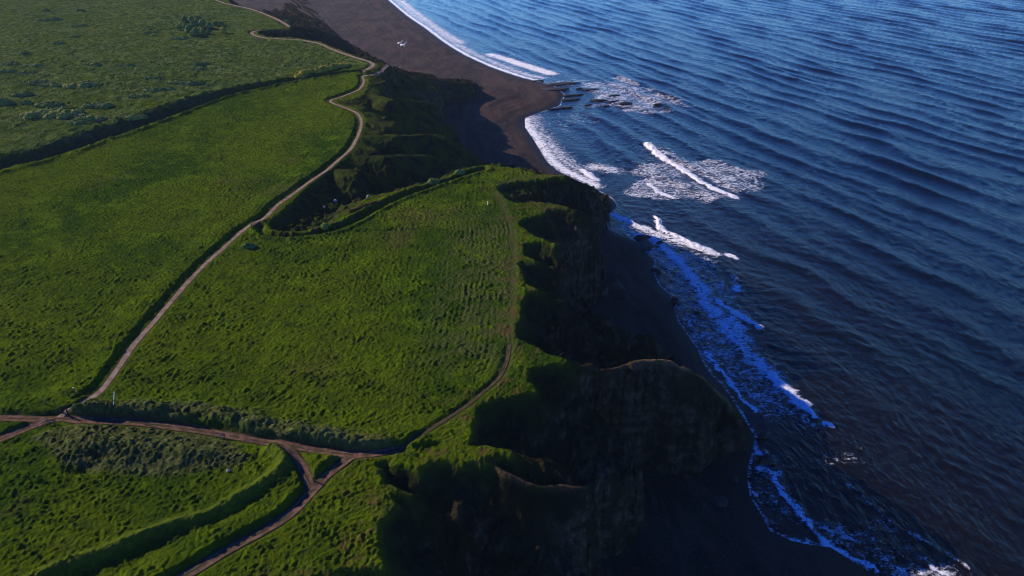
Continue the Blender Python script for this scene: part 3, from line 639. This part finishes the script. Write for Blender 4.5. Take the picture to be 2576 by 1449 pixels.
def box(cx, cy, cz, sx, sy, sz, rz=0, bev=.012):
    """chamfered box"""
    V = []; h = np.array([sx, sy, sz]) / 2; b = min(bev, h.min() * .4)
    for X_ in (-1, 1):
        for Y_ in (-1, 1):
            for Z_ in (-1, 1):
                c = np.array([X_, Y_, Z_])
                for k in range(3):
                    q = h * c; 
                    for m_ in range(3):
                        if m_ != k: q[m_] -= b * c[m_]
                    V.append(q)
    V = np.array(V); idx = lambda X_, Y_, Z_, k: ((X_ > 0) * 4 + (Y_ > 0) * 2 + (Z_ > 0)) * 3 + k
    F = []
    for k in range(3):
        o = [m_ for m_ in range(3) if m_ != k]
        for sgn in (-1, 1):
            ring = []
            for (p, q) in ((-1, -1), (1, -1), (1, 1), (-1, 1)):
                c = [0, 0, 0]; c[k] = sgn; c[o[0]] = p; c[o[1]] = q; ring.append(idx(*c, k))
            F.append(ring if (sgn > 0) == (k != 1) else ring[::-1])
        for p in (-1, 1):
            for q in (-1, 1):
                e = []
                for t, kk in ((-1, o[0]), (1, o[0]), (1, o[1]), (-1, o[1])):
                    c = [0, 0, 0]; c[k] = t; c[o[0]] = p; c[o[1]] = q; e.append(idx(*c, kk))
                F.append(e)
    for X_ in (-1, 1):
        for Y_ in (-1, 1):
            for Z_ in (-1, 1):
                t = [idx(X_, Y_, Z_, k) for k in range(3)]; F.append(t + [t[2]])
    ca, sa = math.cos(rz), math.sin(rz)
    V = np.stack([V[:, 0] * ca - V[:, 1] * sa, V[:, 0] * sa + V[:, 1] * ca, V[:, 2]], 1) + np.array([cx, cy, cz])
    return V, np.array(F)
def clean(o):
    import bmesh
    bm = bmesh.new(); bm.from_mesh(o.data); bmesh.ops.remove_doubles(bm, verts=bm.verts, dist=1e-5)
    bmesh.ops.recalc_face_normals(bm, faces=bm.faces); bm.to_mesh(o.data); bm.free(); return o
def quadmesh(name, vf, mat, parent=None, smooth=False):
    v, f = vf
    me = bpy.data.meshes.new(name); me.from_pydata([tuple(q) for q in v], [], [tuple(dict.fromkeys(int(i) for i in q)) for q in f]); me.update()
    if smooth: me.polygons.foreach_set('use_smooth', np.ones(len(me.polygons), bool))
    me.materials.append(mat); o = bpy.data.objects.new(name, me); C.objects.link(o)
    if parent: o.parent = parent
    return clean(o)

# ------------------------------------------------------------------ thickets in the meadows: px, py of the foot, length px, height m, leaf kind, label
SCR = 'scrub thickets scattered over the meadows'
THICKETS = [
  (137, 290, 176, 2.6, 'olive', 'longest bright-topped thicket, above the field line at the left edge of the meadow'),
  (122, 268, 64, 2.0, 'scrub', 'rounded thicket standing directly behind the longest bright-topped thicket'),
  (64, 260, 25, 1.4, 'scrub', 'small thicket just left of and behind the rounded thicket'),
  (56, 242, 42, 2.2, 'scrub', 'paired pale-topped scrub dome near the left edge'),
  (6, 262, 46, 3.4, 'scrub', 'tall dark scrub clump cut by the left edge of the photo'),
  (127, 216, 50, 2.0, 'olive', 'domed scrub clump at the left end of the long broken row'),
  (88, 211, 54, 1.4, 'scrub', 'low grey scrub patch left of the domed clump'),
  (198, 216, 96, 1.9, 'olive', 'long broken row of pale scrub in the middle of the left meadow'),
  (248, 266, 66, 1.6, 'scrub', 'loose grey-green scrub patch right of the longest thicket'),
  (224, 302, 62, 1.7, 'olive', 'lens-shaped pale bramble mound beside the two dark posts'),
  (196, 309, 80, 1.0, 'scrub', 'low dark hedge strip along the field line in front of the lens-shaped mound'),
  (400, 226, 64, 1.5, 'scrub', 'broad grey scrub mound above the middle of the sunken lane'),
  (384, 198, 36, 1.3, 'scrub', 'small dark scrub mound behind the broad grey mound'),
  (493, 211, 36, 1.6, 'tree', 'dark rounded bush at the right end of a scrub line above the lane'),
  (447, 209, 52, 1.2, 'scrub', 'ragged low scrub between the broad grey mound and the dark rounded bush'),
  (348, 244, 44, 1.3, 'scrub', 'brownish scrub pair close above the bend of the lane'),
  (333, 294, 60, 1.2, 'olive', 'pale straw-coloured scrub on the upper rim of the lane'),
  (235, 163, 32, 1.3, 'scrub', 'small lens-shaped scrub alone in the upper left meadow'),
  (80, 168, 42, 1.5, 'olive', 'pale lens-shaped scrub right of a ragged scrub line at left'),
  (28, 162, 46, 1.3, 'scrub', 'ragged scrub line high at the left edge'),
  (18, 182, 38, 1.3, 'scrub', 'ragged low scrub at the left edge under the high scrub line'),
  (65, 184, 42, 1.2, 'scrub', 'low scrub strip right below the pale lens-shaped scrub'),
  (317, 166, 34, 1.3, 'scrub', 'mottled scrub patch in the middle of the upper meadow'),
  (508, 162, 30, 1.2, 'scrub', 'flat dark scrub patch under the tree group, the upper of two'),
  (500, 174, 34, 1.2, 'scrub', 'flat dark scrub patch under the tree group, the lower of two'),
  (67, 136, 20, 1.5, 'tree', 'single small dark bush above the pale lens-shaped scrub'),
  (123, 51, 58, 1.5, 'scrub', 'pale lens-shaped scrub under the straight track at the far left'),
  (200, 66, 30, 1.3, 'scrub', 'small scrub right of the far pale lens under the straight track'),
  (448, 97, 42, 1.6, 'olive', 'pale low bush in the meadow just below the tree group'),
  (380, 83, 28, 1.2, 'scrub', 'small dark scrub left of the tree group'),
  (203, 29, 18, 2.2, 'tree', 'far dark bush on the straight track at the top left'),
  (115, 28, 12, 1.6, 'tree', 'tiny far dark bush left of the other bush on the straight track'),
  (150, 110, 20, 1.0, 'scrub', 'faint small scrub tuft in the far left meadow'),
  (192, 93, 20, 1.0, 'scrub', 'faint scrub tuft above and right of the other faint tuft'),
]
for i, (px, py, L, hgt_, kind, lab) in enumerate(THICKETS):
    x, y, z = at_px(px, py); k = y * cT - (z - CAM_H) * sT; Lm = L * k / FPX
    wid = max(1.8, min(Lm * .42, 5.5)); rs = np.random.RandomState(100 + i)
    nl = max(2, int(Lm / 2.6)); lobes = []
    for j in range(nl):
        t = (j + .5) / nl * 2 - 1; f = math.sqrt(max(.12, 1 - t * t * .85)) * rs.uniform(.75, 1.1)
        lobes.append((t * Lm * .44, rs.uniform(-.3, .3) * wid, -.25, Lm / nl * .85 + .3, wid * f * .8, 0.25 + .95 * hgt_ * f * rs.uniform(.85, 1.05)))
    v, f = foliage(lobes, int(min(3200, 260 + Lm * wid * 42)), .16 + k * .0005, 300 + i)
    o = mesh_obj('thicket', v, f, LM[kind], smooth=False); o.location = (x, y, z); o.rotation_euler = (0, 0, rs.uniform(-.12, .12))
    tag(o, lab, 'thicket', SCR)

# shrubs round the dene and the yellow gorse bank
def lobed(name, px, py, lobes, n, size, kind, lab, cat, rz=0, group=None, seed=1, zoff=0.0):
    x, y, z = at_px(px, py); v, f = foliage(lobes, n, size, seed)
    o = mesh_obj(name, v, f, LM[kind], smooth=False); o.location = (x, y, z + zoff); o.rotation_euler = (0, 0, rz); return tag(o, lab, cat, group)
a = np.array(at_px(752, 191)); b_ = np.array(at_px(868, 166)); Lg = np.linalg.norm((b_ - a)[:2]); rzg = math.atan2(b_[1] - a[1], b_[0] - a[0])
rs = np.random.RandomState(5)
lob = [(t * Lg, rs.uniform(-1, 1), 0, 3.2, 1.9 + rs.rand() * .7, (1.7 + .7 * rs.rand()) * (.7 if t < .1 or t > .9 else 1)) for t in np.linspace(.02, 1, 9)]
v, f = foliage(lob, 3000, .24, 77); o = mesh_obj('gorse_bank', v, f, LM['gorse'], smooth=False); o.location = a; o.rotation_euler = (0, -math.atan2(b_[2] - a[2], Lg), rzg)
tag(o, 'long bank of yellow gorse above the sunken lane near the beach', 'gorse')
lobed('round_bush', 817, 573, [(0, 0, 0, .95, .9, 1.3), (.3, .2, .2, .7, .7, 1.1)], 500, .11, 'light', 'single round green bush on the inner rim of the dene', 'bush', seed=11)
lobed('round_bush', 1091, 461, [(-.4, 0, 0, 1.3, 1.1, 1.5), (.8, .1, 0, 1.0, .9, 1.1)], 600, .13, 'scrub', 'dark bush on the hedge bank above the mouth of the dene', 'bush', seed=12)
lobed('round_bush', 1154, 436, [(0, 0, 0, 1.3, 1.0, 1.2), (1.1, .2, 0, .9, .9, .9)], 500, .13, 'scrub', 'bush farthest along the hedge bank where it nears the second beach', 'bush', seed=13)
lobed('round_bush', 626, 622, [(-.5, 0, 0, 1.1, 1.0, 1.2), (.6, .2, 0, 1.0, .9, 1.0)], 600, .12, 'tree', 'lone dark bush in the grass beside the coast path near the dene', 'bush', seed=15)
lobed('bracken_patch', 915, 520, [(t, .3 * t, -.1, .95, .6, .6) for t in np.linspace(-3.5, 3.5, 7)], 900, .1, 'bracken', 'strip of red-brown bracken on the dene side below the hedge bank', 'bracken', rz=.55, seed=14)

TG = 'trees and shrubs of the far clump'
TREES = [(451, 76, 8, 'light', 'leftmost pale green round tree of the far clump'), (467, 74, 9, 'light', 'yellow-green tree second from the left of the far clump'),
  (478, 86, 13, 'tree', 'large round tree at the front left of the far clump'), (490, 72, 11, 'tree', 'tall tree in the middle row of the far clump'),
  (512, 71, 13, 'scrub', 'broad grey-green tree in the middle of the far clump'), (493, 90, 11, 'tree', 'dark tree at the front middle of the far clump, in shade'),
  (511, 85, 8, 'light', 'small pale round tree at the front right of the far clump'), (526, 73, 10, 'scrub', 'grey tree at the right end of the middle row'),
  (526, 87, 8, 'tree', 'dark low tree at the front right end of the far clump'), (466, 57, 9, 'tree', 'dark tree at the left of the back row'),
  (482, 57, 9, 'scrub', 'grey-topped tree in the middle of the back row'), (501, 58, 10, 'tree', 'dark spreading tree at the right of the back row'),
  (544, 65, 7, 'tree', 'dark shrub-like tree right of the far clump, the left of a pair'), (557, 66, 7, 'tree', 'dark shrub-like tree right of the far clump, the right of a pair'),
  (563, 83, 9, 'gorse', 'yellow-green bush-shaped tree on the bank right of the far clump'), (722, 58, 8, 'tree', 'lone dark tree on the cliff slope beside the bend of the far path')]
for i, (px, py, r, kind, lab) in enumerate(TREES):
    x, y, z = at_px(px, py); k = y * cT - (z - CAM_H) * sT; R_ = r * k / FPX * 1.05; rs = np.random.RandomState(500 + i); H_ = R_ * 1.75
    t = empty('tree', (x, y, z)); tag(t, lab, 'tree', TG)
    p = [(0, 0, -.3), (rs.uniform(-.1, .1), 0, H_ * .3), (rs.uniform(-.2, .2), rs.uniform(-.2, .2), H_ * .7)]
    parts = [tube(p, [.22 * R_ / 2, .15 * R_ / 2, .06])]
    for q in range(4):
        an = q * 1.6 + rs.rand(); parts.append(tube([(0, 0, H_ * .22), (math.cos(an) * R_ * .35, math.sin(an) * R_ * .35, H_ * .42), (math.cos(an) * R_ * .6, math.sin(an) * R_ * .6, H_ * .6)], [.07 * R_, .05 * R_, .02]))
    v, f = join(parts); mesh_obj('trunk', v, f, BARK, parent=t)
    lob = [(0, 0, H_ * .42, R_ * .7, R_ * .7, H_ * .55)]
    for q in range(6):
        an = q * 1.05 + rs.rand(); d = R_ * rs.uniform(.4, .6); lob.append((math.cos(an) * d, math.sin(an) * d, H_ * rs.uniform(.18, .45), R_ * rs.uniform(.42, .58), R_ * rs.uniform(.42, .58), H_ * rs.uniform(.3, .42)))
    v, f = foliage(lob, 900, .22, 700 + i); mesh_obj('crown', v, f, LM[kind], smooth=False, parent=t)

# ------------------------------------------------------------------ rocks
ROCK = simple_mat('wet_dark_rock', (.012, .010, .010), .75, .4, 1.2, .15)
ROCKB = simple_mat('brown_cliff_rock', (.030, .024, .018), .9, .4, 1.0, .15)
PALE = simple_mat('pale_stone', (.42, .38, .35), .9, .15, 2.0, .05)
def rock_mesh(L, W, Hh, seed, flat=.55):
    nu, nv = 30, 11; U, Wv = np.meshgrid(np.linspace(0, 2 * np.pi, nu, endpoint=False), np.linspace(-.5, np.pi / 2, nv))
    x = np.cos(U) * np.cos(Wv); y = np.sin(U) * np.cos(Wv); z = np.sin(Wv)
    f = 1 + .36 * perlin(x * 1.8 + seed * 3.1, y * 1.6 + z * 1.3, seed) + .14 * perlin(x * 4 + seed, y * 4 + z * 3, seed + 7) + .07 * perlin(x * 9, y * 9 + z * 8, seed + 9)
    z = np.sign(z) * np.abs(z) ** flat
    V = np.stack([x * f * L / 2, y * f * W / 2, z * Hh * (1 + .3 * perlin(x * 3 + seed, y * 3, seed + 3))], -1).reshape(-1, 3)
    i = np.arange(nu * nv).reshape(nv, nu); j = np.roll(i, -1, 1)
    return V, np.stack([i[:-1], j[:-1], j[1:], i[1:]], -1).reshape(-1, 4)
RG = 'dark ledges of the reef off the beach point'
REEF = [(1354, 203, 24, 'short ledge at the top of the reef touching the shore foam'), (1412, 210, 84, 'longest black ledge of the reef, near its top'), (1385, 226, 80, 'second long ledge joined to the beach, below the longest black ledge'),
  (1457, 222, 17, 'short ledge in the gap right of the second long ledge'), (1486, 225, 38, 'black ledge standing seaward of the short gap ledge'), (1439, 239, 58, 'third long ledge, rising to the right'),
  (1434, 250, 54, 'fourth long ledge with its point in blue water'), (1424, 270, 32, 'lowest pointed ledge joined to the beach'), (1396, 274, 30, 'thin ledge at the lower corner of the beach point'),
  (1545, 240, 30, 'thin pair-topped ledge in the surf beyond the blue pool'), (1543, 255, 32, 'low ledge under the thin pair-topped ledge'), (1504, 252, 46, 'long thin curved ledge in the blue pool'),
  (1479, 264, 20, 'small ledge at the left below the curved ledge'), (1523, 267, 22, 'small ledge midway between the curved ledge and the big rock'), (1572, 261, 36, 'big rounded black rock in the surf of the reef'),
  (1656, 262, 22, 'flat black rock in white surf, left of the outermost pair'), (1681, 271, 18, 'outermost black rock of the reef in white surf')]
for i, (px, py, L, lab) in enumerate(REEF):
    x, y = G(px, py, .2); k = y * cT + CAM_H * sT; Lm = L * k / FPX
    big = 'big rounded' in lab
    v, f = rock_mesh(Lm * 1.05, max(1.6, Lm * (.22 + .16 * ((i * 7) % 5) / 4)) * (1.5 if big else 1), 1.0 if big else .55, 30 + i * 3)
    o = mesh_obj('reef_ledge', v, f, ROCK); o.location = (x, y, max(0.0, beach_z(x, y) - .05)); o.rotation_euler = (0, 0, R(8 + (i * 5) % 17)); tag(o, lab, 'rock', RG)
SR = 'dark rocks in the shaded surf under the cliffs'
SURF = [(1615, 597, 42, .9, 'dark rock spread in the blue surf nearest the headland'), (1660, 610, 24, .7, 'rounded dark rock surrounded by blue surf right of the spread rock'), (1622, 616, 70, .7, 'wide flat rock shelf on the waterline under the spread rock'),
  (1699, 759, 28, 1.3, 'dark boulder heap on the waterline of the shaded beach'), (1755, 786, 18, .6, 'oval dark rock alone in the blue surf'), (1730, 706, 14, .4, 'small low rock in the blue surf above the boulder heap'),
  (1853, 872, 13, .4, 'small dark rock on the outer foam line, the upper of two'), (1864, 884, 16, .4, 'small dark rock on the outer foam line, the lower of two'), (1650, 680, 30, .8, 'dark rock lying half on the sand half in the surf'),
  (1926, 1160, 42, 1.6, 'large dark rock in the surf below the rocky headland'), (1922, 1094, 38, 1.0, 'dark rock shelf off the foot of the rocky headland'), (2168, 1128, 14, .4, 'lone dark rock in white foam away from the shore')]
for i, (px, py, L, hh, lab) in enumerate(SURF):
    x, y = G(px, py, .2); k = y * cT + CAM_H * sT; Lm = L * k / FPX
    v, f = rock_mesh(Lm, Lm * .55, hh, 60 + i, .8); o = mesh_obj('surf_rock', v, f, ROCK); o.location = (x, y, max(-.05, beach_z(x, y) - .1)); o.rotation_euler = (0, 0, i * .7); tag(o, lab, 'rock', SR)
BB = 'fallen boulders on the shaded beach'
BOULD = [(1545, 720, 46, 2.6, ROCKB, 'biggest heap of fallen boulders under the middle of the cliff'), (1520, 735, 30, 2.0, ROCKB, 'boulder leaning on the left of the biggest fallen heap'), (1575, 745, 22, 1.2, ROCKB, 'low boulder on the sand right of the biggest fallen heap'),
  (1812, 1250, 44, 1.2, ROCKB, 'pale-edged boulder lying alone on the near dark beach'), (1770, 1262, 22, .7, ROCKB, 'small boulder left of the pale-edged boulder'), (1850, 1190, 24, 1.0, ROCKB, 'boulder at the foot of the rocky headland facing the near beach')]
for i, (px, py, L, hh, mt, lab) in enumerate(BOULD):
    x, y = G(px, py, 2); k = y * cT + CAM_H * sT; Lm = L * k / FPX
    v, f = rock_mesh(Lm, Lm * .7, hh, 90 + i, .9); o = mesh_obj('boulder', v, f, mt); o.location = (x, y, beach_z(x, y) - .1); o.rotation_euler = (0, 0, i * 1.1); tag(o, lab, 'boulder', BB)
for i, (px, py, s_, lab) in enumerate([(844, 507, 1.0, 'white stone at the upper end of the grassy spur inside the dene'), (816, 522, .7, 'small white stone lower down the spur inside the dene'), (926, 496, .9, 'pale stone among the brown bracken on the dene side'), (575, 1186, .5, 'whitish stone in the grass below the right end of the rough mound')]):
    x, y, z = at_px(px, py); v, f = rock_mesh(s_, s_ * .8, s_ * .55, 120 + i, .9); o = mesh_obj('pale_stone', v, f, PALE); o.location = (x, y, z + .12); tag(o, lab, 'stone')
x, y = G(971, 180, 22); 
for i, (dx, dy, s_, lab) in enumerate([(-3, 0, 2.4, 'left block of the pale rubble beside the beach access track'), (0, 1.5, 2.0, 'middle block of the pale rubble beside the beach access track'), (3, -.5, 1.8, 'right block of the pale rubble beside the beach access track')]):
    v, f = rock_mesh(s_, s_ * .8, s_ * .5, 140 + i, .8); o = mesh_obj('rubble_block', v, f, simple_mat('grey_rubble', (.22, .19, .20), .9, .2, 1.5, .1)); xx, yy = x + dx, y + dy
    o.location = (xx, yy, max(float(ground_z(xx, yy)[0]), beach_z(xx, yy)) + .1); tag(o, lab, 'rubble')

# ------------------------------------------------------------------ driftwood, posts, benches, marker pole
WOODW = simple_mat('bleached_wood', (.72, .69, .66), .8, .12, 3); WOODD = simple_mat('dark_wood', (.035, .022, .018), .9, .3, 5); WHITE = simple_mat('white_paint', (.82, .82, .80), .5, .05, 4)
BLACKP = simple_mat('black_paint', (.02, .02, .02), .6, .2, 4); WOODG = simple_mat('grey_wood', (.16, .13, .10), .9, .25, 4)
def log(px, py, Lpx, rot, rad, lab):
    x, y = G(px, py, 3); z = max(beach_z(x, y), float(ground_z(x, y)[0])); k = y * cT - (z - CAM_H) * sT; L = Lpx * k / FPX
    t = np.linspace(-.5, .5, 9); rs = np.random.RandomState(int(px))
    v, f = tube(np.stack([t * L, .25 * np.sin(t * 5), rad * .7 + .06 * rs.rand(9)], 1), rad * (1 - .35 * np.abs(t) * 2) * (1 + .2 * rs.rand(9)), 9)
    v2, f2 = tube([(L * .2, 0, rad), (L * .3, rad * 2, rad * 2.2), (L * .34, rad * 3, rad * 3)], [rad * .5, rad * .35, rad * .15])
    v, f = join([(v, f), (v2, f2)]); o = mesh_obj('pale_piece', v, f, WOODW); o.location = (x, y, z); o.rotation_euler = (0, 0, rot); return tag(o, lab, 'debris')
log(1005, 111, 9, -.9, .9, 'white driftwood piece on the far beach, the upper left of two'); log(1014, 116, 12, -.7, 1.0, 'white driftwood piece on the far beach, the lower right of two')  # both stand for pale blocks, modelled as logs of bleached wood
log(1001, 177, 9, -.9, .55, 'short white log at the end of the beach access track')
def post(name, px, py, h, r, mat, lab, cat='post', lean=(0, 0), cap=None, group=None):
    x, y, z = at_px(px, py); t = empty(name, (x, y, z)); t.rotation_euler = (lean[0], lean[1], 0); tag(t, lab, cat, group)
    v, f = join([box(0, 0, h / 2 - .2, r * 2, r * 2, h + .4, .3)]); quadmesh('shaft', (v, f), mat, t)
    v, f = box(0, 0, h + .03, r * 2.3, r * 2.3, .07, .3); quadmesh('cap', (v, f), cap or mat, t); return t
FP = 'old fence posts near the track junction'
post('fence_post', 113, 1016, 1.1, .07, WOODG, 'grey fence post in the grass above the track junction, farthest left', group=FP)
post('fence_post', 136, 1018, 1.0, .06, WOODD, 'dark leaning fence post between the grey post and the coast path', lean=(.1, .35), group=FP)
post('fence_post', 173, 997, 1.1, .07, WOODD, 'dark fence post left of the white-capped post', group=FP)
post('fence_post', 190, 992, 1.3, .08, WOODD, 'dark fence post with a white cap beside the coast path', cap=WHITE, group=FP)
post('gate_post', 172, 1045, 1.2, .09, WOODD, 'dark stout post at the right corner of the track junction')
post('gate_post', 153, 1037, 1.0, .09, WOODD, 'dark stout post at the left side where the coast path leaves the junction')
post('wooden_post', 248.5, 311, 1.6, .17, WOODD, 'left of two dark posts beside the lens-shaped bramble mound')
post('wooden_post', 255.5, 313, 1.6, .17, WOODD, 'right of two dark posts beside the lens-shaped bramble mound')
post('waymark_post', 790, 1212, .9, .09, simple_mat('brown_wood', (.10, .045, .025), .9, .25, 4), 'short brown waymark post in the corner where the link track meets the lower track')
post('marker_post', 1227, 515, .9, .07, WHITE, 'short white marker post near the headland edge of the clifftop field')
post('gate_post', 634, 574, 1.2, .09, WOODD, 'thin dark post standing on the coast path at the head of the dene')
x, y, z = at_px(285.5, 1020); t = empty('marker_pole', (x, y, z)); t.rotation_euler = (0, R(17), 0); tag(t, 'tall white pole with a dark band standing in grass beside the coast path', 'pole')
for nm, z0, z1, r0, mt in (('base', -.3, .22, .075, BLACKP), ('lower_shaft', .22, .95, .055, WHITE), ('band', .95, 1.25, .056, BLACKP), ('upper_shaft', 1.25, 2.85, .05, WHITE), ('finial', 2.85, 3.1, .035, BLACKP)):
    v, f = tube([(0, 0, z0), (0, 0, (z0 + z1) / 2), (0, 0, z1), (0, 0, z1 + .002)], [r0, r0, r0, .004], 10); mesh_obj(nm, v, f, mt, parent=t)
x, y, z = at_px(106, 1069); t = empty('barrier_rail', (x, y, z)); t.rotation_euler = (0, 0, R(62)); tag(t, 'pale low barrier rail at the mouth of the side track', 'barrier')
v, f = box(0, 0, .55, 1.7, .1, .1); quadmesh('rail', (v, f), WOODG, t)
for sx_ in (-.75, .75): v, f = box(sx_, 0, .2, .1, .12, .66); quadmesh('leg', (v, f), WOODG, t)
def bench(px, py, rz, mat, lab):
    x, y, z = at_px(px, py); t = empty('bench', (x, y, z + .02), rz); tag(t, lab, 'bench', 'benches along the farm track')
    quadmesh('seat', join([box(0, q, .45, 1.5, .11, .05) for q in (-.17, -.04, .09)]), mat, t)
    quadmesh('backrest', join([box(0, .22, q, 1.5, .04, .11) for q in (.62, .78)]), mat, t)
    for sx_ in (-.6, .6):
        quadmesh('leg', join([box(sx_, -.15, .19, .09, .09, .5), box(sx_, .2, .40, .09, .08, .9), box(sx_, .02, .38, .08, .34, .07)]), mat, t)
bench(128, 1068, R(4), WOODD, 'dark wooden bench at the track junction in front of the rough mound')
bench(555, 1102, R(-10), simple_mat('weathered_wood', (.09, .06, .055), .9, .3, 4), 'brown wooden bench beside the farm track at the right of the rough mound')

# ------------------------------------------------------------------ sea haze
m = bpy.data.materials.new('sea_haze'); m.use_nodes = True; nt = m.node_tree; nt.nodes.remove(nt.nodes['Principled BSDF'])
pv = nt.nodes.new('ShaderNodeVolumePrincipled'); pv.inputs['Color'].default_value = (.62, .82, 1.0, 1); pv.inputs['Density'].default_value = 0.000045; pv.inputs['Anisotropy'].default_value = .1
nt.links.new(pv.outputs[0], nt.nodes['Material Output'].inputs['Volume'])
o = quadmesh('haze', box(1500, 3400, 50.5, 9400, 7300, 113, 0, .001), m); tag(o, kind='stuff')
